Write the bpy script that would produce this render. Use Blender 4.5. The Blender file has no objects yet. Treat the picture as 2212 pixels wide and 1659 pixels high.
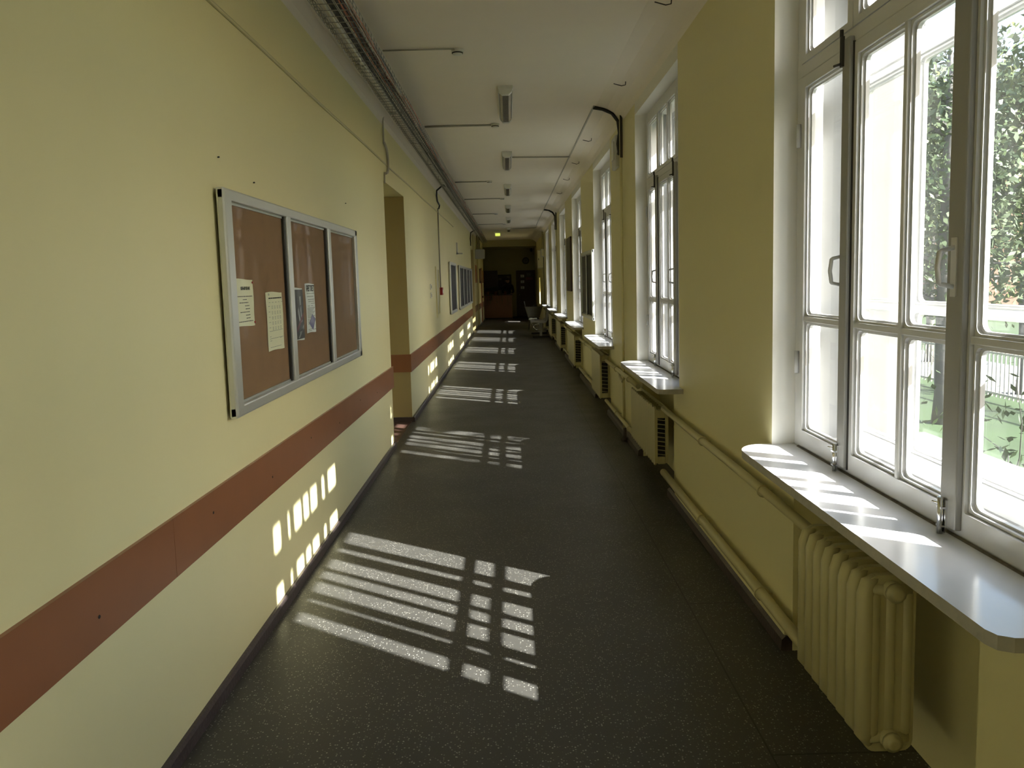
import bpy, bmesh, math, random
from mathutils import Vector, Matrix
random.seed(7)
S = bpy.context.scene
COL = S.collection
PI = math.pi

# ------------------------------------------------------------------ materials
def mat(name, col, rough=.5, metal=0., bump=0., bscale=30., var=0., vscale=3., spec=.5, coat=0.):
    m = bpy.data.materials.new(name); m.use_nodes = True
    nt = m.node_tree; b = nt.nodes['Principled BSDF']
    b.inputs['Base Color'].default_value = (*col, 1)
    b.inputs['Roughness'].default_value = rough
    b.inputs['Metallic'].default_value = metal
    b.inputs['Specular IOR Level'].default_value = spec
    b.inputs['Coat Weight'].default_value = coat
    tc = nt.nodes.new('ShaderNodeTexCoord')
    if var:
        n = nt.nodes.new('ShaderNodeTexNoise'); n.inputs['Scale'].default_value = vscale; n.inputs['Detail'].default_value = 6
        nt.links.new(tc.outputs['Object'], n.inputs['Vector'])
        mx = nt.nodes.new('ShaderNodeMix'); mx.data_type = 'RGBA'
        mx.inputs[6].default_value = (*[c*(1-var) for c in col], 1); mx.inputs[7].default_value = (*[min(1, c*(1+var)) for c in col], 1)
        nt.links.new(n.outputs['Fac'], mx.inputs[0]); nt.links.new(mx.outputs[2], b.inputs['Base Color'])
    if bump:
        n2 = nt.nodes.new('ShaderNodeTexNoise'); n2.inputs['Scale'].default_value = bscale; n2.inputs['Detail'].default_value = 4
        nt.links.new(tc.outputs['Object'], n2.inputs['Vector'])
        bp = nt.nodes.new('ShaderNodeBump'); bp.inputs['Strength'].default_value = bump; bp.inputs['Distance'].default_value = .01
        nt.links.new(n2.outputs['Fac'], bp.inputs['Height']); nt.links.new(bp.outputs['Normal'], b.inputs['Normal'])
    return m

M = {}
M['yellow'] = mat('yellow_wall_paint', (.75, .695, .40), .45, bump=.12, bscale=14, var=.03, vscale=1.2)
M['white'] = mat('white_plaster', (.78, .765, .71), .6, bump=.1, bscale=10, var=.02)
M['ceil'] = mat('ceiling_whitewash', (.83, .77, .685), .7, bump=.08, bscale=6, var=.03)
M['gloss'] = mat('white_oil_paint', (.64, .64, .64), .28, bump=.12, bscale=22, var=.02)
M['sill'] = mat('white_sill_paint', (.72, .735, .76), .16, bump=.08, bscale=9, var=.03, vscale=5)
M['sillstone'] = mat('sill_edge_concrete', (.42, .40, .36), .7, bump=.3, bscale=40, var=.2, vscale=20)
M['brown'] = mat('brown_laminate', (.27, .11, .05), .3, var=.12, vscale=6)
M['base'] = mat('dark_brown_skirting_paint', (.06, .045, .045), .35, bump=.2, bscale=60, var=.2, vscale=12)
M['rad'] = mat('yellow_radiator_paint', (.53, .485, .265), .35, bump=.08, bscale=30)
M['alu'] = mat('satin_aluminium', (.62, .64, .62), .32, metal=.55, bump=.03, bscale=80)
M['cork'] = mat('brown_pinboard', (.255, .145, .072), .8, bump=.1, bscale=300, var=.18, vscale=9)
M['darkpin'] = mat('dark_felt_board', (.05, .045, .05), .7, var=.3, vscale=20)
M['dark'] = mat('black_rubber', (.012, .012, .012), .5)
M['cable'] = mat('black_cable', (.014, .014, .014), .45)
M['orange'] = mat('orange_cable', (.50, .14, .06), .45)
M['cream'] = mat('cream_paper', (.78, .76, .55), .75)
M['paper'] = mat('white_paper', (.78, .80, .77), .7)
M['ink'] = mat('black_ink', (.03, .035, .03), .8)
M['inkg'] = mat('grey_ink', (.26, .28, .24), .8)
M['violet'] = mat('violet_print', (.12, .11, .24), .5)
M['red'] = mat('red_plastic', (.35, .02, .02), .4)
M['redprint'] = mat('dull_red_print', (.16, .05, .06), .5)
M['wire'] = mat('galvanised_wire', (.30, .29, .25), .45, metal=.3)
M['steel'] = mat('chromed_steel', (.75, .75, .76), .18, metal=1.)
M['plastic'] = mat('white_plastic', (.72, .72, .68), .4)
M['gcab'] = mat('light_grey_steel', (.55, .55, .53), .4)
M['conduit'] = mat('grey_conduit', (.40, .38, .33), .5)
M['diff'] = mat('clear_prismatic_diffuser', (.36, .33, .28), .12, metal=.55, bump=.6, bscale=40)
M['woodd'] = mat('dark_door_wood', (.05, .022, .014), .4, var=.2, vscale=5)
M['desk'] = mat('reddish_desk_laminate', (.22, .10, .065), .4, var=.1, vscale=3)
M['orangew'] = mat('orange_wood', (.46, .19, .07), .4, var=.15, vscale=10)
M['seat'] = mat('grey_seat_steel', (.33, .33, .35), .35, metal=.7)
M['tub'] = mat('grey_chair_shell', (.13, .125, .11), .45)
M['bag'] = mat('black_nylon', (.015, .015, .018), .55, bump=.4, bscale=25)
M['cloth'] = mat('black_wool_cloth', (.012, .012, .014), .8)
M['skin'] = mat('skin', (.55, .34, .25), .5)
M['hair'] = mat('dark_hair', (.015, .011, .009), .5)
M['leafd'] = mat('house_plant_leaf', (.03, .06, .02), .5)
M['clockw'] = mat('clock_face', (.16, .15, .11), .5)
M['leaf'] = mat('tree_leaf', (.035, .06, .016), .6, var=.5, vscale=.8)
M['leaf2'] = mat('yellow_green_leaf', (.065, .085, .018), .6, var=.4, vscale=.8)
M['bark'] = mat('grey_bark', (.09, .085, .08), .9, bump=.6, bscale=20, var=.3)
M['grass'] = mat('lawn_green', (.022, .045, .010), .9, var=.5, vscale=1.5)
M['facade'] = mat('facade_plaster', (.105, .102, .098), .8, var=.05)
M['pavement'] = mat('grey_asphalt', (.10, .10, .10), .9, var=.15)
M['brickb'] = mat('red_brick_facade', (.17, .085, .055), .85, var=.25, vscale=4)
M['reddish'] = mat('red_floor_tile', (.09, .05, .04), .3, var=.2)
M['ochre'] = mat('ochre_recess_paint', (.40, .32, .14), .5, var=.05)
M['dimwall'] = mat('shade_darkened_wall_yellow', (.46, .43, .24), .55, var=.04)  # wall yellow darkened: the far end's shade is put into the colour
M['dimreveal'] = mat('sun_dimmed_reveal_white', (.30, .30, .295), .5, bump=.1, bscale=20, var=.08)  # reveal white greyed down so the direct sun on it doesn't burn out
M['worn'] = mat('worn_grey_paint', (.34, .335, .32), .4, bump=.1, bscale=40, var=.1)
M['dirt'] = mat('grime', (.16, .14, .11), .9, bump=.6, bscale=60, var=.6, vscale=40)
M['gasket'] = mat('dirty_dark_gap', (.05, .045, .04), .8)

def emis(name, col, st):
    m = bpy.data.materials.new(name); m.use_nodes = True
    b = m.node_tree.nodes['Principled BSDF']; b.inputs['Base Color'].default_value = (*col, 1)
    b.inputs['Emission Color'].default_value = (*col, 1); b.inputs['Emission Strength'].default_value = st
    return m
M['exit'] = emis('lit_green_yellow_lens', (.62, .70, .12), .9)

def glass(name, dust, tint=(.95, .97, .965), f0=.04, f90=.6):
    m = bpy.data.materials.new(name); m.use_nodes = True; nt = m.node_tree; nt.nodes.clear()
    o = nt.nodes.new('ShaderNodeOutputMaterial')
    t = nt.nodes.new('ShaderNodeBsdfTransparent'); t.inputs[0].default_value = (*tint, 1)
    g = nt.nodes.new('ShaderNodeBsdfGlossy'); g.inputs['Roughness'].default_value = .02
    lw = nt.nodes.new('ShaderNodeLayerWeight'); lw.inputs[0].default_value = .5
    pw = nt.nodes.new('ShaderNodeMath'); pw.operation = 'POWER'; pw.inputs[1].default_value = 5; nt.links.new(lw.outputs['Facing'], pw.inputs[0])
    f = nt.nodes.new('ShaderNodeMath'); f.operation = 'MULTIPLY_ADD'; f.inputs[1].default_value = f90-f0; f.inputs[2].default_value = f0; nt.links.new(pw.outputs[0], f.inputs[0])
    m1 = nt.nodes.new('ShaderNodeMixShader')
    nt.links.new(f.outputs[0], m1.inputs[0]); nt.links.new(t.outputs[0], m1.inputs[1]); nt.links.new(g.outputs[0], m1.inputs[2])
    d = nt.nodes.new('ShaderNodeBsdfDiffuse'); d.inputs[0].default_value = (.8, .82, .82, 1)
    tl = nt.nodes.new('ShaderNodeBsdfTranslucent'); tl.inputs[0].default_value = (.8, .82, .82, 1)
    m2 = nt.nodes.new('ShaderNodeMixShader'); m2.inputs[0].default_value = .5
    nt.links.new(d.outputs[0], m2.inputs[1]); nt.links.new(tl.outputs[0], m2.inputs[2])
    tc = nt.nodes.new('ShaderNodeTexCoord'); n = nt.nodes.new('ShaderNodeTexNoise'); n.inputs['Scale'].default_value = 5; n.inputs['Detail'].default_value = 5
    nt.links.new(tc.outputs['Object'], n.inputs['Vector'])
    mr = nt.nodes.new('ShaderNodeMapRange'); mr.inputs[1].default_value = .3; mr.inputs[2].default_value = .75
    mr.inputs[3].default_value = dust*.35; mr.inputs[4].default_value = dust*1.7
    nt.links.new(n.outputs['Fac'], mr.inputs[0])
    m3 = nt.nodes.new('ShaderNodeMixShader')
    nt.links.new(mr.outputs[0], m3.inputs[0]); nt.links.new(m1.outputs[0], m3.inputs[1]); nt.links.new(m2.outputs[0], m3.inputs[2])
    nt.links.new(m3.outputs[0], o.inputs[0])
    return m
M['glass'] = glass('dusty_window_glass', .015)
M['cabglass'] = glass('noticeboard_glass', .004, f0=.004, f90=.06)

def floor_mat():
    m = bpy.data.materials.new('dark_terrazzo'); m.use_nodes = True; nt = m.node_tree; b = nt.nodes['Principled BSDF']
    N = nt.nodes.new; L = nt.links.new
    tc = N('ShaderNodeTexCoord')
    v = N('ShaderNodeTexVoronoi'); v.inputs['Scale'].default_value = 110; L(tc.outputs['Object'], v.inputs['Vector'])
    lt = N('ShaderNodeMath'); lt.operation = 'LESS_THAN'; lt.inputs[1].default_value = .34; L(v.outputs['Distance'], lt.inputs[0])
    sep = N('ShaderNodeSeparateColor'); L(v.outputs['Color'], sep.inputs[0])
    gt = N('ShaderNodeMath'); gt.operation = 'GREATER_THAN'; gt.inputs[1].default_value = .60; L(sep.outputs[0], gt.inputs[0])
    mul = N('ShaderNodeMath'); mul.operation = 'MULTIPLY'; L(lt.outputs[0], mul.inputs[0]); L(gt.outputs[0], mul.inputs[1])
    mul2 = N('ShaderNodeMath'); mul2.operation = 'MULTIPLY'; L(mul.outputs[0], mul2.inputs[0]); L(sep.outputs[1], mul2.inputs[1])
    n = N('ShaderNodeTexNoise'); n.inputs['Scale'].default_value = 1.3; n.inputs['Detail'].default_value = 7; L(tc.outputs['Object'], n.inputs['Vector'])
    base = N('ShaderNodeMix'); base.data_type = 'RGBA'; base.inputs[6].default_value = (.040, .039, .035, 1); base.inputs[7].default_value = (.068, .065, .058, 1); L(n.outputs['Fac'], base.inputs[0])
    sp = N('ShaderNodeMix'); sp.data_type = 'RGBA'; sp.inputs[7].default_value = (.36, .35, .31, 1); L(base.outputs[2], sp.inputs[6]); L(mul2.outputs[0], sp.inputs[0])
    # slab joints
    sx = N('ShaderNodeSeparateXYZ'); L(tc.outputs['Object'], sx.inputs[0])
    def line(sock, pos, w):
        a = N('ShaderNodeMath'); a.operation = 'SUBTRACT'; a.inputs[1].default_value = pos; L(sock, a.inputs[0])
        c = N('ShaderNodeMath'); c.operation = 'ABSOLUTE'; L(a.outputs[0], c.inputs[0])
        d = N('ShaderNodeMath'); d.operation = 'LESS_THAN'; d.inputs[1].default_value = w; L(c.outputs[0], d.inputs[0]); return d.outputs[0]
    j1 = line(sx.outputs[0], .86, .0035)
    md = N('ShaderNodeMath'); md.operation = 'PINGPONG'; md.inputs[1].default_value = .62; L(sx.outputs[1], md.inputs[0])
    j2 = line(md.outputs[0], 0, .004)
    rt = N('ShaderNodeMath'); rt.operation = 'GREATER_THAN'; rt.inputs[1].default_value = .86; L(sx.outputs[0], rt.inputs[0])
    j2b = N('ShaderNodeMath'); j2b.operation = 'MULTIPLY'; L(j2, j2b.inputs[0]); L(rt.outputs[0], j2b.inputs[1])
    jm = N('ShaderNodeMath'); jm.operation = 'MAXIMUM'; L(j1, jm.inputs[0]); L(j2b.outputs[0], jm.inputs[1])
    fin = N('ShaderNodeMix'); fin.data_type = 'RGBA'; fin.inputs[7].default_value = (.02, .018, .016, 1); L(sp.outputs[2], fin.inputs[6]); L(jm.outputs[0], fin.inputs[0])
    L(fin.outputs[2], b.inputs['Base Color'])
    n2 = N('ShaderNodeTexNoise'); n2.inputs['Scale'].default_value = 2.2; n2.inputs['Detail'].default_value = 8; L(tc.outputs['Object'], n2.inputs['Vector'])
    mr = N('ShaderNodeMapRange'); mr.inputs[3].default_value = .30; mr.inputs[4].default_value = .52; L(n2.outputs['Fac'], mr.inputs[0]); L(mr.outputs[0], b.inputs['Roughness'])
    b.inputs['Specular IOR Level'].default_value = .4
    return m
M['floor'] = floor_mat()

# ------------------------------------------------------------------ mesh helpers
class MB:
    def __init__(s): s.bm = bmesh.new()
    def box(s, x0, x1, y0, y1, z0, z1, mi=0, bev=0):
        bm = s.bm
        v = [bm.verts.new((x, y, z)) for x in (x0, x1) for y in (y0, y1) for z in (z0, z1)]
        fs = []
        for a in ((0, 1, 3, 2), (4, 6, 7, 5), (0, 4, 5, 1), (2, 3, 7, 6), (0, 2, 6, 4), (1, 5, 7, 3)):
            f = bm.faces.new([v[i] for i in a]); f.material_index = mi; fs.append(f)
        if bev:
            es = list({e for f in fs for e in f.edges})
            bmesh.ops.bevel(bm, geom=es, offset=bev, segments=2, affect='EDGES', profile=.5)
        return fs
    def tube(s, pts, r, seg=6, mi=0, cap=True):
        pts = [Vector(p) for p in pts]; n = len(pts); rings = []
        rs = r if isinstance(r, (list, tuple)) else [r]*n
        prev = None
        for i, p in enumerate(pts):
            t = (pts[min(i+1, n-1)]-pts[max(i-1, 0)]).normalized()
            if prev is None:
                a = Vector((0, 0, 1)) if abs(t.z) < .9 else Vector((1, 0, 0))
                u = t.cross(a).normalized()
            else:
                u = (prev-t*prev.dot(t)).normalized()
            prev = u; w = t.cross(u)
            rings.append([s.bm.verts.new(p+rs[i]*(math.cos(2*PI*k/seg)*u+math.sin(2*PI*k/seg)*w)) for k in range(seg)])
        for i in range(n-1):
            for k in range(seg):
                f = s.bm.faces.new((rings[i][k], rings[i][(k+1) % seg], rings[i+1][(k+1) % seg], rings[i+1][k])); f.material_index = mi; f.smooth = seg > 5
        if cap:
            f = s.bm.faces.new(rings[0][::-1]); f.material_index = mi
            f = s.bm.faces.new(rings[-1]); f.material_index = mi
    def lathe(s, prof, c, axis='Z', seg=20, mi=0):
        c = Vector(c); rings = []
        for (r, h) in prof:
            ring = []
            for k in range(seg):
                a = 2*PI*k/seg; u, w = r*math.cos(a), r*math.sin(a)
                ring.append(s.bm.verts.new(c+(Vector((u, w, h)) if axis == 'Z' else Vector((h, u, w)) if axis == 'X' else Vector((w, h, u)))))
            rings.append(ring)
        for i in range(len(rings)-1):
            for k in range(seg):
                f = s.bm.faces.new((rings[i][k], rings[i][(k+1) % seg], rings[i+1][(k+1) % seg], rings[i+1][k])); f.material_index = mi; f.smooth = True
        s.bm.faces.new(rings[0][::-1]).material_index = mi; s.bm.faces.new(rings[-1]).material_index = mi
    def prism(s, poly, h0, h1, axis='Z', mi=0, top=None):
        # poly: list of 2D points; axis Z: (x,y); X: (y,z); Y: (x,z)
        def P(p, h): return (p[0], p[1], h) if axis == 'Z' else (h, p[0], p[1]) if axis == 'X' else (p[0], h, p[1])
        a = [s.bm.verts.new(P(p, h0)) for p in poly]; b = [s.bm.verts.new(P(p, h1)) for p in (top or poly)]
        n = len(poly)
        for i in range(n):
            s.bm.faces.new((a[i], a[(i+1) % n], b[(i+1) % n], b[i])).material_index = mi
        s.bm.faces.new(a[::-1]).material_index = mi; s.bm.faces.new(b).material_index = mi
    def quad(s, pts, mi=0):
        f = s.bm.faces.new([s.bm.verts.new(p) for p in pts]); f.material_index = mi; return f
    def ring(s, y0, y1, z0, z1, w, x0, x1, r=.012, wb=None, wt=None, mi=0, seg=4):
        # rectangular frame in the YZ plane with rounded inner corners, from x0 (room side) to x1
        wb = w if wb is None else wb; wt = w if wt is None else wt
        iy0, iy1, iz0, iz1 = y0+w, y1-w, z0+wb, z1-wt
        inner, outer = [], []
        for (cy, cz, a0, oy, oz) in ((iy0+r, iz0+r, PI, y0, z0), (iy1-r, iz0+r, 1.5*PI, y1, z0), (iy1-r, iz1-r, 0, y1, z1), (iy0+r, iz1-r, .5*PI, y0, z1)):
            for k in range(seg+1):
                a = a0+.5*PI*k/seg
                inner.append((cy+r*math.cos(a), cz+r*math.sin(a))); outer.append((oy, oz))
        V = s.bm.verts.new; n = len(inner)
        iA = [V((x0, *p)) for p in inner]; iB = [V((x1, *p)) for p in inner]
        crn = {}
        def oc(x, p):
            k = (x, p)
            if k not in crn: crn[k] = V((x, *p))
            return crn[k]
        for i in range(n):
            j = (i+1) % n
            s.bm.faces.new((iA[i], iA[j], iB[j], iB[i])).material_index = mi
            for (I, x) in ((iA, x0), (iB, x1)):
                a, b = oc(x, outer[i]), oc(x, outer[j])
                s.bm.faces.new([I[i], I[j], b, a] if a is not b else [I[i], I[j], a]).material_index = mi
            if outer[i] != outer[j]:
                s.bm.faces.new((oc(x0, outer[i]), oc(x0, outer[j]), oc(x1, outer[j]), oc(x1, outer[i]))).material_index = mi
    def build(s, name, ms, parent=None, smooth=False):
        bmesh.ops.recalc_face_normals(s.bm, faces=s.bm.faces[:])
        me = bpy.data.meshes.new(name); s.bm.to_mesh(me); s.bm.free()
        for m in (ms if isinstance(ms, (list, tuple)) else [ms]): me.materials.append(M[m] if isinstance(m, str) else m)
        if smooth:
            for p in me.polygons: p.use_smooth = True
        o = bpy.data.objects.new(name, me); COL.objects.link(o)
        if parent: o.parent = parent
        return o

def tag(o, label, cat, group=None):
    o['label'] = label; o['category'] = cat
    if group: o['group'] = group
    return o
def struct(o): o['kind'] = 'structure'; return o
def thing(name, label, cat, loc=(0, 0, 0), group=None):
    o = bpy.data.objects.new(name, None); COL.objects.link(o); o.location = loc; o.empty_display_size = .1
    return tag(o, label, cat, group)
def dup(root, loc=None, label=None, group=None):
    r = root.copy(); COL.objects.link(r)
    if loc is not None: r.location = loc
    if label: r['label'] = label
    if group: r['group'] = group
    for ch in list(root.children):
        c = ch.copy(); COL.objects.link(c); c.parent = r
        for g in list(ch.children):
            d = g.copy(); COL.objects.link(d); d.parent = c
    return r
def b1(name, m, parent, *box, **kw):
    a = MB(); a.box(*box, **kw); return a.build(name, m, parent)

# ------------------------------------------------------------------ camera
F, PPX, PPY = 1650., 1106., 773.
yv = Vector(((1100-PPX)/F, (607-PPY)/F, 1)).normalized()
g = Vector((.0272, 1, 0)); g.z = -(g.x*yv.x+g.y*yv.y)/yv.z; g.normalize()
zv = -g; xv = yv.cross(zv)
A = Matrix((xv, yv, zv))              # rows: world axes in (right, down, forward)
rt, dn, fw = A.col[0], A.col[1], A.col[2]
cam = bpy.data.cameras.new('camera'); co = bpy.data.objects.new('camera', cam); COL.objects.link(co)
co.matrix_world = Matrix.Translation((0, 0, 1.65)) @ Matrix((rt, -dn, -fw)).transposed().to_4x4()
cam.sensor_fit = 'HORIZONTAL'; cam.sensor_width = 36; cam.lens = F/2212*36
cam.shift_y = -(829.5-PPY)/2212; cam.clip_start = .05; cam.clip_end = 400
S.camera = co

# ------------------------------------------------------------------ shell
XL, XR, XO = -1.21, 1.20, 1.85
CZ = 3.40
FE = [-3.68, -.08, 3.49, 7.24, 10.79, 14.42, 17.94, 21.34, 24.65]   # far edge of every window
WW = 1.81
YN, YE = -6.5, 35.5

a = MB(); a.box(-7.2, XO, YN, YE+.3, -.25, 0); struct(a.build('floor', 'floor'))
a = MB(); a.box(-1.66, XL-.005, 7.64, 9.08, 0, .004); struct(a.build('trim_1', 'reddish'))

# ceiling with its coves
a = MB()
prof = [(XL-.05, 3.215), (XL, 3.215), (XL+.012, 3.27), (XL+.05, 3.32), (XL+.11, 3.365), (XL+.20, CZ), (.93, CZ), (1.04, 3.375), (1.12, 3.335), (1.175, 3.285), (XR, 3.245), (XR+.05, 3.245), (XR+.05, 3.7), (XL-.05, 3.7)]
a.prism([(x, z) for x, z in prof], YN, YE, 'Y'); struct(a.build('ceiling', 'ceil'))
a = MB(); a.box(-7.2, XR, 33.0, YE, 3.12, 3.6); struct(a.build('trim_2', 'dimwall'))

# right wall: piers, spandrels with radiator niches, lintels
a = MB()
edges = [YN]+[e for f in FE for e in (f-WW, f)]+[YE+.3]
OY0, OY1, OZ0, OZ1 = 29.75, 30.75, .72, 1.75          # small opening in the side wall of the dark end
prs = [(edges[i], edges[i+1]) for i in range(0, len(edges), 2)]
prs[-1] = (prs[-1][0], OY0); prs.append((OY1, YE+.3))
a.box(XR, XO, OY0, OY1, 0, OZ0); a.box(XR, XO, OY0, OY1, OZ1, 3.45)
for (y0, y1) in prs:
    for f in a.box(XR, XO, y0, y1, 0, 3.45):
        c = f.calc_center_median()
        if (abs(c.y-y0) < 1e-4 or abs(c.y-y1) < 1e-4) and not 29 < c.y < 31: f.material_index = 1
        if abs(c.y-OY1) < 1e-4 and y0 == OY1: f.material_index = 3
        if abs(c.x-XO) < 1e-4: f.material_index = 2
for f_ in FE:
    y0, y1 = f_-WW, f_
    n0, n1 = y0+(.22 if abs(f_-7.24) > .01 else .19), y1-.28
    a.box(XR, XO, y0, n0, 0, .83); a.box(XR, XO, n1, y1, 0, .83); a.box(1.36, XO, n0, n1, 0, .83)
    for f in a.box(XR, 1.62, y0, y1, 3.14, 3.45):
        f.material_index = 1
    a.box(1.62, XO, y0, y1, 3.20, 3.45, mi=2)
    a.box(1.62, XO+.06, y0, y1, .80, .90, mi=2); a.box(1.331, 1.62, y0, y1, .80, .866, mi=4)
    for (ya, yb) in ((y1-.006, y1), (y0, y0+.006)): a.box(1.62, XO+.001, ya, yb, .9, 3.2, mi=2); a.box(1.385, 1.62, ya, yb, .885, 3.14, mi=4)
struct(a.build('wall_right', ['yellow', 'white', 'facade', 'dimwall', 'dimreveal']))

# left wall with two recesses
a = MB()
a.box(-1.70, XL, YN, 7.64, 0, 3.5)
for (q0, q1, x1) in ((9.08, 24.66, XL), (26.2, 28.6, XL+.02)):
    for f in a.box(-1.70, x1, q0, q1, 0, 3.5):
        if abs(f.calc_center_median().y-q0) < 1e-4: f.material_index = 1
a.box(-1.70, XL, 7.64, 9.08, 2.665, 3.5); a.box(-1.75, -1.66, 7.64, 9.08, 0, 2.665)
a.box(-1.70, XL, 24.66, 26.2, 2.735, 3.5); a.box(-1.75, -1.66, 24.66, 26.2, 0, 2.735)
a.box(-1.70, XL+.07, 28.6, 31.2, 0, 3.5); a.box(-1.70, XL+.10, 31.2, 33.2, 0, 3.5)
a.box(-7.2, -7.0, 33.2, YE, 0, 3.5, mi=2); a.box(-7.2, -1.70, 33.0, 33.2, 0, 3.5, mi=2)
struct(a.build('wall_left', ['yellow', 'ochre', 'dimwall']))
a = MB(); a.box(-7.2, XO, YE, YE+.3, 0, 3.7); struct(a.build('wall_back', 'dimwall'))
a = MB(); a.box(-1.7, XO, YN-.2, YN, 0, 3.7); struct(a.build('wall_near', 'yellow'))

# skirtings
a = MB()
bp = [(XL, 0), (XL+.022, 0), (XL+.020, .045), (XL+.012, .058), (XL, .06)]
a.prism(bp, YN, 7.66, 'Y'); a.prism([(x+.012, z) for x, z in bp], 9.06, 24.68, 'Y'); a.prism([(x+.03, z) for x, z in bp], 26.18, 28.6, 'Y')
a.prism([(x+.08, z) for x, z in bp], 28.6, 31.2, 'Y'); a.prism([(x+.11, z) for x, z in bp], 31.2, 33.2, 'Y')
a.box(-1.66, XL+.02, 9.06, 9.08, 0, .055); a.box(-1.66, XL, 7.64, 7.655, 0, .055)
struct(a.build('baseboard_left', 'base'))
a = MB()
for i in range(len(FE)):
    y0 = FE[i]-.28; y1 = FE[i+1]-WW+.22 if i+1 < len(FE) else YE
    a.prism([(XR, 0), (XR-.05, 0), (XR-.046, .05), (XR-.03, .065), (XR, .068)], y0, y1, 'Y')
struct(a.build('baseboard_right', 'base'))

# brown laminate guard boards along the left wall
def rail(name, y0, y1, za, zb, x=XL, h=.211):
    b = MB(); v = []
    for (xx, y, z) in ((x, y0, za), (x, y1, zb), (x, y1, zb+h), (x, y0, za+h)): v.append((xx, y, z))
    f = [b.bm.verts.new(p) for p in v]; k = [b.bm.verts.new((p[0]+.014, p[1], p[2])) for p in v]
    for i in range(4): b.bm.faces.new((f[i], f[(i+1) % 4], k[(i+1) % 4], k[i]))
    b.bm.faces.new(f); b.bm.faces.new(k)
    o = struct(b.build(name, 'brown'))
    for k in range(int((y1-y0)/.75)):
        yy = y0+.35+.75*k; q = MB(); q.lathe([(.006, .0135), (.005, .0155)], (x, yy, za+(zb-za)*(yy-y0)/(y1-y0)+h*(.38 if k % 2 else .6)), 'X', 8); q.build('screw', 'dark', o)
    return o
rail('trim_3', YN, 2.6, .70, .645); rail('trim_4', 2.602, 7.685, .645, .612)
a = MB(); a.box(-1.66, XL+.012, 9.064, 9.078, .60, .812); struct(a.build('trim_5', 'brown'))
rail('trim_6', 9.066, 12.55, .60, .60); rail('trim_7', 12.555, 18.6, .60, .60); rail('trim_8', 18.605, 24.66, .60, .595)
rail('trim_9', 26.2, 28.6, .62, .62, XL+.02); rail('trim_10', 28.6, 31.2, .62, .62, XL+.07); rail('trim_11', 31.2, 33.2, .62, .62, XL+.10)

# ------------------------------------------------------------------ windows (built once relative to the far edge, then copied)
def sash(b, y0, y1, z0, z1, bars, munt, x, w=.047, wb=.075, wt=.05, cz=None):
    # one casement: stiles and rails with a stepped inner bead; panes separated by a cross bar and an upright
    zs = [z0]+([cz] if cz else [])+[z1]
    ys = [y0]+([munt] if munt else [])+[y1]
    b.ring(y0, y1, z0, z1, w-.004, x, x+.038, .006, wb=wb-.004, wt=wt-.004)
    if cz: b.box(x+.002, x+.030, y0+w-.006, y1-w+.006, cz-.011, cz+.011, bev=.003)
    if munt: b.box(x+.001, x+.032, munt-.011, munt+.011, z0+wb-.006, z1-wt+.006, bev=.003)
    panes = []
    for i in range(len(zs)-1):
        for j in range(len(ys)-1):
            p0 = y0+w if j == 0 else munt+.011; p1 = y1-w if j == len(ys)-2 else munt-.011
            q0 = z0+wb if i == 0 else cz+.013; q1 = z1-wt if i == len(zs)-2 else cz-.013
            b.ring(p0-.003, p1+.003, q0-.003, q1+.003, .009, x+.012, x+.034, .022)
            b.ring(p0-.003, p1+.003, q0-.003, q1+.003, .016, x+.024, x+.038, .026)
            panes.append((p0, p1, q0, q1))
    return panes

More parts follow.
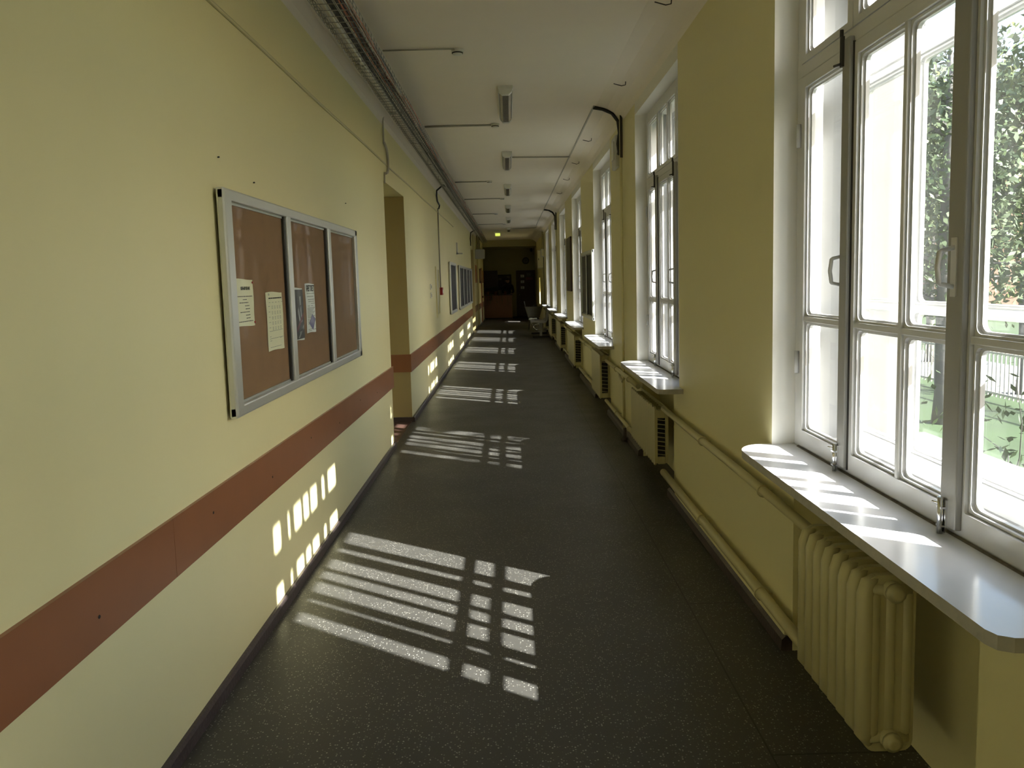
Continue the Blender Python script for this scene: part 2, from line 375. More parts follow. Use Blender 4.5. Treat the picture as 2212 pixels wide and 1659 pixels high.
C1 = (-.545, -.05); C2 = (-1.28, -.55); C3 = (-1.775, -1.29)      # casement spans relative to far edge
def make_window():
    root = bpy.data.objects.new('window_1', None); COL.objects.link(root); struct(root)
    # fixed frame with transom
    f = MB()
    for (x0, x1) in ((1.30, 1.40), (1.53, 1.61)):
        f.box(x0+.004, x1, -.05, 0, .865, 3.14, bev=.004); f.box(x0+.004, x1, -WW, -WW+.035, .865, 3.14, bev=.004)
        f.box(x0+.006, x1, -WW, 0, 3.09, 3.14); f.box(x0+.003, x0+.055, -WW, 0, *((2.497, 2.552) if x0 < 1.4 else (2.468, 2.502)), bev=.004); f.box(x0+.008, x0+.055, -WW, 0, .862, .885)
    f.build('window_frame', 'gloss', root)
    gl = []
    for (x, lab) in ((1.302, 'inner'), (1.535, 'outer')):
        inn = x < 1.4
        cz = 1.447 if inn else 1.507
        top, bot = (2.495, 2.555) if inn else (2.47, 2.50)
        for (c, mu, cz_) in ((C1, None, cz), (C2 if inn else (-1.315, -.515), -.935, cz), (C3, None, cz)):
            s_ = MB(); ps = sash(s_, c[0], c[1], .872, top, 0, mu, x+(0 if mu or inn else .012), cz=cz_, wt=.05 if inn else .035)
            so = s_.build('casement', 'gloss', root)
            gl2 = MB()
            for (p0, p1, q0, q1) in ps: gl2.quad([(x+.031, p0, q0), (x+.031, p1, q0), (x+.031, p1, q1), (x+.031, p0, q1)])
            gl2.build('pane', 'glass', so)
            s_ = MB(); ps = sash(s_, c[0], c[1], bot, 3.09, 0, mu, x+(0 if mu or inn else .012), wb=.032)
            so2 = s_.build('vent_sash', 'gloss', root)
            gl2 = MB()
            for (p0, p1, q0, q1) in ps: gl2.quad([(x+.031, p0, q0), (x+.031, p1, q0), (x+.031, p1, q1), (x+.031, p0, q1)])
            gl2.build('pane', 'glass', so2)
            if x < 1.4:
                # pull handle on the meeting stile
                hy = c[0]+.05 if c is not C3 else c[1]-.03
                if c is not C3:
                    hx = 1.302 if c is C1 else 1.283; h = MB(); hy = c[0]+(.05 if c is C1 else .0)
                    h.box(hx-.004, hx+.002, hy-.014, hy+.014, 1.57, 1.74)
                    h.tube([(hx, hy, 1.712), (hx-.040, hy, 1.703), (hx-.044, hy, 1.70), (hx-.050, hy, 1.655), (hx-.044, hy, 1.61), (hx-.040, hy, 1.607), (hx, hy, 1.598)], .0075, 6)
                    h.build('handle', 'gloss', so)
                    h = MB(); by = hy+(0 if c is C1 else .03); q = .0 if c is C1 else -.004
                    hy = by
                    h.box(1.277, 1.284, hy-.032, hy-.002, .868, .968)
                    h.tube([(1.273+q, hy-.018, .863), (1.273+q, hy-.018, .975)], .0085, 8); h.tube([(1.273+q, hy-.018, .955), (1.254, hy, .957)], .004, 6)
                    h.box(1.264, 1.280, hy-.030, hy-.006, .885, .890); h.box(1.264, 1.280, hy-.030, hy-.006, .940, .946)
                    h.build('bolt', 'steel', so)
                    h = MB(); h.box(1.274, 1.284, hy-.028, hy-.008, 2.42, 2.53); h.tube([(1.272, hy-.02, 2.43), (1.260, hy+.01, 2.43)], .005, 6); h.tube([(1.276, hy-.018, 2.53), (1.276, hy-.018, 2.555)], .007, 6); h.build('latch', 'gasket', so)
    # proud cover strips at the meeting stiles with the dark gap beside them
    for (ya, yb) in ((-.566, -.504), (-1.322, -1.240)):
        s_ = MB(); s_.box(1.283, 1.304, ya, yb, .885, 2.52, bev=.005); s_.build('cover_strip', 'worn', root)
        if ya > -1: s_ = MB(); s_.box(1.296, 1.306, ya-.0035, ya-.0005, .88, 2.50); s_.build('gap_seal', 'gasket', root)
    for z in (2.20, 1.20):
        s_ = MB(); s_.tube([(1.293, -.048, z), (1.293, -.048, z+.10)], .010, 8); s_.build('hinge', 'gloss', root)
    s_ = MB(); s_.prism([(1.293, .8615), (1.304, .8615), (1.304, .8665)], -WW+.03, -.05, 'Y'); s_.build('dirt_line', 'dirt', root)
    # sill board with rounded room-side corners
    poly = []
    for k in range(7):
        t = PI*.5*k/6; poly.append((1.15-.125*math.sin(t), .012-.155+.155*math.cos(t)))
    poly += [(1.022, -1.885), (1.032, -1.915), (1.06, -1.93), (XR, -1.94), (XR, -WW), (1.33, -WW), (1.33, 0), (XR, 0), (XR, .012)]
    s_ = MB(); s_.prism(poly, .828, .862); o = s_.build('window_sill', ['sill', 'sillstone'], root)
    for p in o.data.polygons:
        if abs(p.normal.z) < .5: p.material_index = 1
    return root
w1 = make_window(); w1.location = (0, FE[2], 0)
for i, n in ((3, 2), (4, 3), (5, 4), (6, 5), (7, 6), (8, 7), (1, 8), (0, 9)):
    w = dup(w1, (0, FE[i], 0)); w.name = 'window_%d' % n

# ------------------------------------------------------------------ noticeboards on the left wall
def noticeboard(name, label, y0, y1, z0, z1, nd, back, xf, xw, st=.05, mu=.06, group=None, side=1):
    # side=1: hangs on the left wall facing +X; side=-1: on the right wall facing -X
    r = thing(name, label, 'noticeboard', (xw, (y0+y1)/2, z0), group)
    ox, oy, oz = xw, (y0+y1)/2, z0
    d = xf-xw
    def X(t): return t*d
    h = z1-z0; yl, yh = y0-oy, y1-oy
    b = MB(); b.box(*sorted((X(.12), X(.42))), yl+.03, yh-.03, .012, h-.012); b.build('backing', back, r)
    b = MB()
    for (za, zb) in ((0, .05), (h-.05, h)): b.box(*sorted((X(.25), X(1))), yl, yh, za, zb, bev=.008)
    b.box(*sorted((X(.25), X(1.05))), yl, yl+st+.012, 0, h, bev=.010); b.box(*sorted((X(.25), X(1))), yh-st, yh, 0, h, bev=.008)
    b.box(*sorted((X(.3), X(.55))), yl+.01, yh-.01, .05, .06); b.box(*sorted((X(.3), X(.55))), yl+.01, yh-.01, h-.06, h-.05)
    b.build('frame', 'alu', r)
    w = (yh-yl)/nd
    for i in range(1, nd):
        y = yl+w*i
        b = MB(); b.box(*sorted((X(.5), X(.98))), y-mu*.35, y+mu*.65, .045, h-.045, bev=.005); b.build('mullion', 'alu', r)
        b = MB(); b.box(*sorted((X(.45), X(.72))), y-mu*.35-.022, y-mu*.35, .05, h-.05); b.build('glass_edge_seal', 'dark', r)
    for i in range(nd):
        b = MB(); ya, yb = yl+w*i+.03, yl+w*(i+1)-.03; b.quad([(X(.75), ya, .05), (X(.75), yb, .05), (X(.75), yb, h-.05), (X(.75), ya, h-.05)])
        b.build('glass_door', 'cabglass', r)
    for z in (.01, h-.05):
        for yq in (yl+.06, yh-.12): b = MB(); b.box(*sorted((X(.0), X(.25))), yq, yq+.06, z, z+.04); b.build('bracket', 'dark', r)
    return r
nb = noticeboard('noticeboard', 'large aluminium three-door noticeboard with brown pinboard and four pinned papers', 3.195, 5.955, 1.10, 2.068, 3, 'cork', -1.163, XL, st=.075, mu=.075)

def sheet(name, label, y0, y1, z0, z1, m, x=-1.1885, wav=.003, group=None):
    b = MB(); n = 8; vs = []
    for i in range(n+1):
        for j in range(n+1):
            u, v = i/n, j/n
            vs.append(b.bm.verts.new((x+.0005+wav*(.5+.5*math.sin(3.1*u+5*v+y0*7))*min(1, 4*u*(1-u)+.3), y0+(y1-y0)*u+.004*math.sin(v*7+y0), z0+(z1-z0)*v+.003*math.sin(u*5))))
    for i in range(n):
        for j in range(n):
            b.bm.faces.new((vs[i*(n+1)+j], vs[(i+1)*(n+1)+j], vs[(i+1)*(n+1)+j+1], vs[i*(n+1)+j+1]))
    o = b.build(name, m, None, smooth=True)
    c = Vector((x, (y0+y1)/2, (z0+z1)/2))
    for v in o.data.vertices: v.co -= c
    o.location = c
    return tag(o, label, 'paper', group)
def text(parent, s, y, z, size, m='ink', x=.0045, name='lettering', bold=False, sx=1., side=1):
    cu = bpy.data.curves.new(name, 'FONT'); cu.body = s; cu.size = size; cu.align_x = 'CENTER'; cu.align_y = 'CENTER'
    cu.extrude = .0002; cu.offset = .0006*size/.02 if bold else 0
    cu.materials.append(M[m]); o = bpy.data.objects.new(name, cu); COL.objects.link(o); o.parent = parent
    bpy.context.view_layer.update()
    me = bpy.data.meshes.new_from_object(o.evaluated_get(bpy.context.evaluated_depsgraph_get())); bpy.data.objects.remove(o)
    o = bpy.data.objects.new(name, me); COL.objects.link(o); o.parent = parent
    o.location = (x, y, z); o.rotation_euler = (PI/2, 0, PI/2*side); o.scale = (sx, 1, 1)
    return o
def lines(parent, rows, m='inkg', x=.0042, h=.0032, name='printed_text'):
    b = MB()
    for (y0, y1, z) in rows:
        y = y0
        while y < y1:
            w = min(y1-y, random.uniform(.008, .026)); b.box(x, x+.0003, y, y+w, z, z+h); y += w+.004
    return b.build(name, m, parent)
n1 = sheet('pinned_notice', 'cream printed notice sheet half hidden by the left frame of the big noticeboard', 3.262, 3.556, 1.480, 1.690, 'cream')
text(n1, 'ОБЪЯВЛЕНИЕ', .035, .063, .0185, bold=True, sx=.95)
lines(n1, [(-.115, .12, .027), (-.005, .045, .013), (-.05, .065, -.001), (.02, .075, -.015), (.025, .08, -.029), (-.045, .075, -.043), (.025, .08, -.057), (.03, .08, -.071), (-.09, .115, -.085)], 'ink')
n2 = sheet('pinned_timetable', 'cream timetable sheet right of the notice in the first door of the big noticeboard', 3.735, 4.000, 1.336, 1.626, 'cream')
lines(n2, [(-.10, .11, .113)], 'ink', h=.006)
rows = [(-.10+.05*k, -.075+.05*k, .094) for k in range(5)]
for zz in (.075, .048, .022, -.004, -.03):
    rows.append((-.11, -.085, zz))
    for dz in (0, -.006, -.012):
        for k in range(4): rows.append((-.06+.042*k, -.04+.042*k, zz+dz))
rows += [(-.11, .11, -.048), (-.11, -.09, -.075), (-.11, .11, -.085), (-.11, -.08, -.095), (.05, .085, -.088), (-.11, .07, -.128)]
lines(n2, rows, 'inkg', h=.0022)
n3 = sheet('pinned_poster', 'dark picture poster with a red diagonal bar, partly behind the noticeboard mullion', 4.188, 4.398, 1.349, 1.643, 'paper')
b = MB(); b.box(.0042, .0045, -.098, .098, -.139, .138); b.build('printed_ground', mat('poster_dark_print', (.04, .04, .045), .5, var=.5, vscale=30), n3)
b = MB()
for (p) in ([(-.02, .02), (.01, -.06), (.03, -.05), (.0, .04)], [(.03, .03), (.045, -.05), (.065, -.04), (.05, .05)], [(.02, .10), (.055, .10), (.05, .05), (.03, .05)], [(-.03, -.13), (.09, -.06), (.09, -.075), (-.01, -.135)], [(0, -.10), (.09, -.075), (.09, -.085), (.0, -.11)]):
    b.prism(p, .0045, .0048, 'X')
b.build('printed_streaks', mat('poster_grey_print', (.30, .31, .31), .5, var=.3, vscale=40), n3)
b = MB(); b.prism([(-.05, -.075), (.095, .01), (.095, -.012), (-.05, -.10)], .0048, .0051, 'X'); b.build('printed_bar', 'redprint', n3)
n4 = sheet('pinned_poster', 'white text poster with a violet diamond right of the dark poster', 4.462, 4.668, 1.377, 1.666, 'paper')
text(n4, 'РЕГЛЕТ', 0, .115, .046, bold=True, sx=1.0)
lines(n4, [(-.085, .085, .085), (-.08, .06, .068), (-.06, .08, .050), (-.055, .085, .038), (0, .085, .026), (-.075, -.03, .012), (0, .04, .012)]+[(-.085, .08-.02*(k % 3), .0-.008*k) for k in range(8)]+[(-.085, -.04, -.066-.009*k) for k in range(4)], 'inkg', h=.0036)
lines(n4, [(-.085, .0, -.125), (-.085, -.01, -.134), (.04, .085, -.13)], 'inkg')
b = MB(); b.prism([(.015, -.035), (.085, -.068), (.02, -.132), (-.062, -.088)], .0045, .0049, 'X'); b.build('violet_diamond', 'violet', n4)
for i, (p, (y, z)) in enumerate(((n1, (.13, .09)), (n1, (.135, -.092)), (n2, (-.10, .135)))):
    b = MB(); b.lathe([(.005, .004), (.005, .007), (.002, .009)], (0, y, z), 'X', 8); b.build('pin', 'red' if i < 2 else 'steel', p)

noticeboard('noticeboard', 'narrow single-door noticeboard with dark felt, left of the four-door board', 15.36, 17.1, 1.01, 2.07, 1, 'darkpin', -1.165, XL)
fb = noticeboard('noticeboard', 'four-door noticeboard with dark felt far along the left wall', 18.2, 24.3, .995, 2.06, 4, 'darkpin', -1.165, XL)
rb = noticeboard('noticeboard', 'noticeboard with dark glass on the window wall between third and fourth windows', 10.72, 12.40, 1.06, 2.06, 2, 'darkpin', 1.155, XR, side=-1)
dk = thing('framed_picture', 'tall dark framed picture on the window wall between fourth and fifth windows', 'picture', (XR, 15.1, 1.42))
b = MB(); b.box(-.03, 0, -.50, .50, .0, 1.04, bev=.004); b.build('frame', 'woodd', dk)
b1('canvas', mat('dark_olive_canvas', (.06, .05, .03), .4, var=.4, vscale=4), dk, -.033, -.029, -.43, .43, .07, .97)
for y, z, c, lab in ((27.6, 1.62, 'orangew', 'orange wooden framed panel above the rail, nearer of the framed panels'), ):
    r = thing('wall_plaque', lab, 'picture', (XL+.02, y, z))
    b = MB(); b.box(0, .03, -.55, .55, 0, .62, bev=.006); b.build('frame', 'orangew', r); b1('panel', 'brown', r, .03, .036, -.45, .1, .05, .57)
r = thing('wall_plaque', 'brown framed panel on the pilaster beyond the orange panel', 'picture', (XL+.07, 30.0, 1.60)); b1('frame', 'woodd', r, 0, .03, -.6, .6, 0, .55, bev=.006); b1('panel', 'brown', r, .03, .034, -.5, .5, .06, .49)
r = thing('wall_plaque', 'small reddish panel furthest along the left wall', 'picture', (XL+.10, 32.3, 1.60)); b1('frame', 'brown', r, 0, .03, -.4, .4, 0, .5, bev=.006); b1('panel', 'orangew', r, .03, .034, -.3, .3, .06, .44)

# hatch, call point, switches, bracket, small wall marks
r = thing('wall_hatch', 'shallow yellow painted metal hatch in the left wall beside the red call point', 'hatch', (XL, 12.86, 1.08))
b = MB(); b.ring(-.26, .26, 0, .84, .05, .018, 0, .005); b.build('frame', 'yellow', r); b1('door', 'rad', r, 0, .008, -.21, .21, .05, .79); b1('shadow_gap', 'dark', r, .008, .0095, -.207, -.195, .06, .76)
r = thing('fire_call_point', 'small red fire alarm call point beside the yellow hatch', 'alarm', (XL, 13.38, 1.44)); b1('case', 'red', r, 0, .05, -.09, .09, 0, .13, bev=.006); b1('window', 'plastic', r, .05, .053, -.05, .05, .03, .09)
for k, z in enumerate((1.55, 1.42)):
    r = thing('light_switch', ('white wall switch plate left of the hatch, %s of the two' % ('upper', 'lower')[k]), 'switch', (XL, 11.78, z), 'switch plates left of the hatch'); b1('plate', 'plastic', r, 0, .012, -.05, .05, 0, .085, bev=.003); b1('rocker', 'inkg', r, .012, .017, -.02, .02, .02, .065)
r = thing('wall_bracket', 'grey L-shaped metal bracket high on the left wall above the boards', 'bracket', (XL, 17.95, 2.30)); b1('upright', 'gcab', r, 0, .03, -.05, .05, 0, .27); b1('foot', 'gcab', r, 0, .14, -.05, .05, 0, .03)
r = thing('junction_box', 'big light grey junction box hung under the ceiling on the left wall', 'electrical box', (XL+.02, 27.5, 2.47)); b1('case', 'gcab', r, 0, .32, 0, .3, 0, .335, bev=.006); b1('cover', 'gcab', r, .32, .335, .02, .28, .02, .315, bev=.003)
r = thing('wooden_door', 'narrow dark red-brown door edge on the far left wall', 'door', (XL+.07, 30.95, .0)); b1('leaf', 'brown', r, .001, .04, -.12, .12, .0, 2.2); b1('handle', 'dark', r, .04, .08, -.06, .0, 1.0, 1.08)

# hanging cables and conduits of the left wall
def cable(name, label, pts, r, m, cat='cable', group=None, seg=6):
    b = MB(); b.tube(pts, r, seg); o = b.build(name, m); c = sum((v.co for v in o.data.vertices), Vector())/len(o.data.vertices)
    for v in o.data.vertices: v.co -= c
    o.location = c; return tag(o, label, cat, group)
def arc(cy, cz, ry, rz, a0, a1, x, n=10): return [(x, cy+ry*math.cos(a0+(a1-a0)*k/n), cz+rz*math.sin(a0+(a1-a0)*k/n)) for k in range(n+1)]
cable('conduit', 'thin grey conduit dropping from the ceiling to above the first recess', [(XL+.03, 7.70, 3.36), (XL+.012, 7.70, 3.25), (XL+.012, 7.70, 3.03)], .009, 'conduit', 'conduit')
cable('bent_conduit', 'brown corrugated bend joining the conduit above the first recess', [(XL+.014, 7.70, 3.04), (XL+.02, 7.74, 3.02)]+arc(7.70, 2.88, .17, .15, .9, -.9, XL+.02)+[(XL+.014, 7.70, 2.74)], .013, 'conduit', 'conduit', seg=8)
cable('conduit', 'short grey conduit ending at the top corner of the first recess', [(XL+.01, 7.69, 2.75), (XL+.01, 7.66, 2.64)], .008, 'conduit', 'conduit')
cable('conduit', 'long vertical grey conduit running down to the red call point', [(XL+.012, 13.38, 2.93), (XL+.012, 13.38, 1.57)], .012, 'conduit', 'conduit')
cable('black_cable', 'dark cable looping from the cable tray to the conduit above the hatch', [(-.98, 13.3, 3.26), (-1.08, 13.2, 3.30), (XL+.03, 13.1, 3.20), (XL+.02, 13.15, 3.12), (XL+.02, 13.25, 3.04), (XL+.03, 13.55, 3.0), (XL+.02, 13.5, 2.94), (XL+.012, 13.38, 2.92)], .014, 'cable')
cable('black_cable', 'dark cable dropping to the second recess from the tray', [(-1.0, 24.2, 3.28), (XL+.04, 24.3, 3.2), (XL+.02, 24.3, 3.0), (XL+.02, 24.5, 2.9), (XL+.02, 24.4, 2.8)], .016, 'cable')
for k in range(3):
    cable('black_cable', 'dark cable entering the grey junction box from above, %s of three' % ('left', 'middle', 'right')[k], [(-1.13+.05*k, 27.62, 3.3), (-1.12+.04*k, 27.62, 3.05), (-1.12+.05*k, 27.62, 2.80)], .014, 'cable', group='cables above the grey box')
b = MB()
pts = [(XL+.004, y, 2.832+.004*math.sin(y*2.1)+.03*(y-3.2)/9) for y in [YN+.4*k for k in range(60)]]
b.tube(pts, .010, 6); o = b.build('painted_cable', 'rad'); tag(o, 'thin yellow painted cable running along the upper left wall', 'cable')

# ------------------------------------------------------------------ cable tray under the ceiling and what lies in it
tr = thing('cable_tray', 'long galvanised wire cable tray hung along the left ceiling corner', 'cable tray', (0, 0, 0))
b = MB(); TX0, TX1, TZ0, TZ1 = -1.055, -.86, 3.20, 3.29; TY0, TY1 = -1.5, 31.0
def rod(p, q, r=.003):
    b.tube([p, q], r, 4, cap=False)
for (x, z) in ((TX0, TZ0), (TX0+.045, TZ0), (TX0+.085, TZ0), (TX0+.13, TZ0), (TX1, TZ0), (TX0, TZ0+.045), (TX1, TZ0+.03), (TX1, TZ0+.06), (TX0-.03, TZ1), (TX1, TZ1)):
    rod((x, TY0, z), (x, TY1, z))
y = TY0
while y < TY1:
    b.tube([(TX0-.05, y, TZ1), (TX0-.03, y, TZ1), (TX0-.02, y, TZ1-.01), (TX0, y, TZ0), (TX1, y, TZ0), (TX1, y, TZ1)], .003, 4, cap=False); y += .10 if y < 16 else .2
b.build('wire_mesh', 'wire', tr)
for k in range(20):
    y = 1.0+1.55*k
    b = MB(); b.box(TX0-.01, TX1-.07, y, y+.04, TZ0+.012, TZ0+.016); b.box(TX0+.02, TX0+.024, y, y+.04, TZ0+.01, 3.40); b.build('hanger', 'wire', tr)
def wob(x0, z0, ax, per, ph, az=.006, y0=-1.4, y1=30.9, st=.22):
    n = int((y1-y0)/st); return [(x0+ax*math.sin((y0+k*st)*per+ph)+.4*ax*math.sin((y0+k*st)*2.7*per+ph*3), y0+k*st, z0+az*math.sin((y0+k*st)*1.3*per+ph)) for k in range(n+1)]
cable('flat_cable', 'flat white cable lying in the wire tray', wob(-.985, 3.214, .004, .7, 0), .010, 'plastic')
for k, x in enumerate((-.962, -.936, -.912)):
    cable('black_cable', 'straight thick black cable in the wire tray, %s of the three' % ('nearest the wall', 'middle', 'furthest from the wall')[k], wob(x, 3.218+.004*k, .004, .6, k), .0115, 'cable', group='black cables in the tray')
for k in range(5):
    cable('orange_cable', 'thin orange cable weaving through the wire tray', wob(-.900+.006*k, 3.222+.009*k, .022, .75+.11*k, 1.3*k), .0042, 'orange', group='orange cables in the tray', seg=5)
for k in range(2):
    cable('black_cable', 'thin black cable weaving among the orange cables', wob(-.885, 3.235+.01*k, .02, .62+.1*k, 2.1+k), .006, 'cable', group='thin black cables in the tray', seg=5)

# ------------------------------------------------------------------ ceiling fittings
def lamp():
    r = thing('ceiling_lamp', '', 'ceiling lamp', (0, 0, CZ))
    b = MB(); b.box(-.068, .068, 0, 1.27, -.028, 0, bev=.004); b.build('housing', 'plastic', r)
    pr = [(-.064, -.026), (-.056, -.055), (-.030, -.078), (.030, -.078), (.056, -.055), (.064, -.026)]
    b = MB(); b.prism([(x*.93, z*.97) for x, z in pr], .05, 1.22, 'Y'); b.build('diffuser', 'diff', r)
    for (ya, yb) in ((-.004, .055), (1.215, 1.274)):
        b = MB(); b.prism(pr, ya, yb, 'Y'); b.build('end_cap', 'plastic', r)
    for s in (-1, 1):
        b = MB(); b.prism([(s*.060, -.026), (s*.066, -.026), (s*.064, -.040), (s*.058, -.038)], .05, 1.22, 'Y'); b.build('side_trim', 'plastic', r)
    return r
L0 = lamp()
nm = ('nearest', 'second nearest', 'third', 'fourth', 'fifth', 'furthest')
for k, y in enumerate((7.08, 10.6, 14.13, 17.95, 21.3, 25.3)):
    lab = 'long ceiling lamp with clear lens in the middle row, %s from the camera' % nm[k]
    o = L0 if k == 0 else dup(L0)
    o.location = (.012+.003*k, y, CZ); o['label'] = lab; o['group'] = 'ceiling lamps in a row'
def detector(x, y, lab, slim):
    r = thing('smoke_detector', lab, 'smoke detector', (x, y, CZ), 'smoke detectors on the ceiling')
    b = MB(); b.lathe([(.048, 0), (.048, -.012), (.040, -.02)], (0, 0, 0), 'Z', 20); b.build('base', 'plastic', r)
    b = MB(); b.lathe([(.042, -.018), (.042, -.024), (.036, -.036), (.018, -.043), (.012, -.043)], (0, 0, 0), 'Z', 20); b.build('head', 'plastic', r)
    b = MB(); b.lathe([(.0435, -.0235), (.041, -.031)], (0, 0, 0), 'Z', 20); b.build('sensor_slots', 'dark', r)
    return r
for k, (x, y) in enumerate(((-.345, 5.98), (-.11, 8.76), (-.30, 13.6), (-.10, 16.4), (-.29, 20.0), (-.10, 23.6))):
    detector(x, y, 'white smoke detector on the ceiling left of the lamps, %s from the camera' % nm[k], k)
    dy = -.06 if k == 0 else 0
    cable('conduit', 'grey conduit across the ceiling from the tray to the %s smoke detector' % nm[k], [(-.90, y+dy, CZ-.011)]+([(x-.02, y+dy, CZ-.011), (x-.02, y, CZ-.011)] if k == 0 else [(x-.04, y, CZ-.011)]), .006 if k == 0 else .011, 'conduit', 'conduit', 'conduits across the ceiling')
cable('conduit', 'grey conduit from the second lamp across to the window-side ceiling edge', [(.09, 11.05, CZ-.01), (.92, 11.15, CZ-.01)], .010, 'conduit', 'conduit')
cable('conduit', 'grey conduit across the ceiling beside the furthest lamp', [(.15, 25.9, CZ-.01), (.95, 25.7, CZ-.01)], .010, 'conduit', 'conduit')
b = MB(); b.box(.90, .918, 7.98, 24.5, CZ-.012, CZ, bev=.002); o = b.build('cable_duct', 'conduit'); tag(o, 'slim grey cable duct along the ceiling edge on the window side', 'cable duct')
cable('black_cable', 'thick black cable bending from the ceiling duct to the grey wall box', [(.905, 8.0, CZ-.015), (1.0, 8.02, 3.372), (1.10, 8.05, 3.335), (1.165, 8.08, 3.26), (1.185, 8.12, 3.15), (1.18, 8.20, 3.05), (1.185, 8.16, 2.96), (1.185, 8.28, 2.93)], .018, 'cable', seg=8)
r = thing('socket_box', 'grey hooded electrical box on the window wall under the black cable bend', 'electrical box', (XR, 8.33, 2.93)); b1('case', 'gcab', r, -.05, 0, -.13, .17, -.12, .22, bev=.02); b1('cover', 'plastic', r, -.062, -.05, -.06, .10, -.03, .16, bev=.004)
cable('black_cable', 'black cable bend further along the window-side ceiling edge', [(.905, 19.2, CZ-.015), (1.02, 19.2, 3.37), (1.12, 19.2, 3.31), (1.175, 19.22, 3.22), (1.185, 19.25, 3.0), (1.185, 19.3, 2.9)], .02, 'cable', seg=8)
r = thing('exit_lamp', 'small lit yellow-green lamp on the far ceiling', 'lamp', (-.37, 27.8, CZ)); b1('base', 'plastic', r, -.13, .13, -.06, .06, -.03, 0); b1('lens', 'exit', r, -.09, .09, -.05, .05, -.13, -.03, bev=.01)
for k, (x, y, z) in enumerate(((1.06, 4.95, 3.37), (1.07, 6.9, 3.363), (1.06, 9.6, 3.367), (1.07, 11.4, 3.363), (1.07, 13.2, 3.363), (1.08, 15.2, 3.357))):
    cable('ceiling_hook', 'bent wire hook in the plaster cove, %s from the camera' % nm[k], [(x, y, z+.02), (x-.005, y, z-.03), (x-.04, y-.01, z-.04), (x-.11, y-.01, z-.02)], .004, 'gasket', 'hook', 'wire hooks in the cove', 4)

# ------------------------------------------------------------------ radiators and pipes
def cast_radiator(y0, n, pitch, lab):
    r = thing('cast_iron_radiator', lab, 'radiator', (1.125, y0, .18))
    for k in range(n):
        b = MB(); y = k*pitch; h = .56
        # side outline with big rounded corners; front column fuller than the web
        def rr(x0, x1, z0, z1, rad, ns=5):
            o = []
            for (cx, cz, a0) in ((x0+rad, z0+rad, PI), (x1-rad, z0+rad, 1.5*PI), (x1-rad, z1-rad, 0), (x0+rad, z1-rad, .5*PI)):
                o += [(cx+rad*math.cos(a0+.5*PI*i/ns), cz+rad*math.sin(a0+.5*PI*i/ns)) for i in range(ns+1)]
            return o
        b.prism(rr(-.075, .075, 0, h, .035), y-.012, y+.012, 'Y')
        for x in (-.052, 0, .052):
            rx = .024 if x == -.052 else .020
            pts = [(x, y, .04), (x, y, .06), (x, y, h-.06), (x, y, h-.04)]
            b.tube(pts, [.012, rx, rx, .012], 10)
        for z in (.045, h-.045):
            b.tube([(0, y-pitch*.5, z), (0, y+pitch*.5, z)], .030, 12)
            b.tube([(-.06, y, z), (.06, y, z)], [.022, .022], 10)
        b.tube([(-.055, y, .02), (-.072, y, .05), (-.073, y, h-.06), (-.066, y, h-.025), (-.04, y, h-.010)], [.014, .026, .026, .022, .012], 10)
        b.build('section', 'rad', r, smooth=False)
    for z in (.045, .515):
        b = MB(); b.lathe([(.030, 0), (.030, -.012), (.021, -.013), (.021, -.022), (.012, -.024)], (0, -pitch*.5, z), 'Y', 12); b.build('plug', 'rad', r)
    return r
cast_radiator(2.225, 8, .0665, 'yellow painted cast iron radiator under the nearest window sill')

def panel_radiator(y0, y1, z0, z1, x0, x1, lab, shape=0):
    r = thing('panel_radiator', lab, 'radiator', ((x0+x1)/2, y0, z0), 'radiators further along the window wall')
    L, h, hx = y1-y0, z1-z0, (x1-x0)/2
    p = .08; n = max(3, int(L/p)); p = L/n
    b = MB()
    for k in range(n):
        b.prism([(k*p+.002, .0+.02), (k*p+p*.3, 0), (k*p+p*.7, 0), (k*p+p-.002, .02), (k*p+p-.002, h-.015), (k*p+p*.5, h), (k*p+.002, h-.015)], -hx, -hx+.014, 'X')
    if shape: b.prism([(-hx, h-.10), (-hx+.02, h-.03), (-hx+.06, h), (-hx+.06, h-.012), (-hx+.025, h-.05), (-hx+.012, h-.10)], 0, L, 'Y')
    b.build('front_panel', 'rad', r)
    b = MB()
    for k in range(1, n): b.box(-hx+.014, hx-.01, k*p-.003, k*p+.003, .03, h-.03)
    b.box(hx-.012, hx, .002, L-.002, .02, h-.01); b.build('fin_block', 'rad', r)
    b = MB(); b.prism([(-hx+.001, .02), (-hx+.022, .02), (-hx+.022, h-.02), (-hx+.001, h-.02)], 0, .02, 'Y'); b.box(hx-.022, hx, 0, .02, .02, h-.02); b.box(-hx+.02, hx-.02, 0, .02, .01, .07, bev=.01); b.box(-hx+.02, hx-.02, 0, .02, h-.09, h-.02, bev=.01)
    for k in range(9):
        z = .085+(h-.19)*k/8; b.prism([(-hx+.02, z+.004), (hx-.02, z-.006), (hx-.02, z-.002), (-hx+.02, z+.008)], .0, .02, 'Y')
    b.build('end_grille', 'rad', r)
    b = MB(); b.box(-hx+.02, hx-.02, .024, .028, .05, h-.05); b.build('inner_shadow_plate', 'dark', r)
    return r
panel_radiator(5.80, 6.95, .195, .655, 1.09, 1.195, 'yellow flat panel radiator under the second window, slotted end showing')
panel_radiator(9.24, 10.2, .185, .735, 1.075, 1.195, 'yellow round shouldered radiator under the third window', 1)
panel_radiator(12.78, 14.1, .19, .72, 1.06, 1.195, 'yellow slotted radiator under the fourth window')
panel_radiator(16.35, 17.6, .18, .735, 1.06, 1.195, 'yellow slotted radiator under the fifth window')
panel_radiator(19.9, 21.1, .18, .735, 1.06, 1.195, 'yellow slotted radiator under the sixth window, behind the chairs')
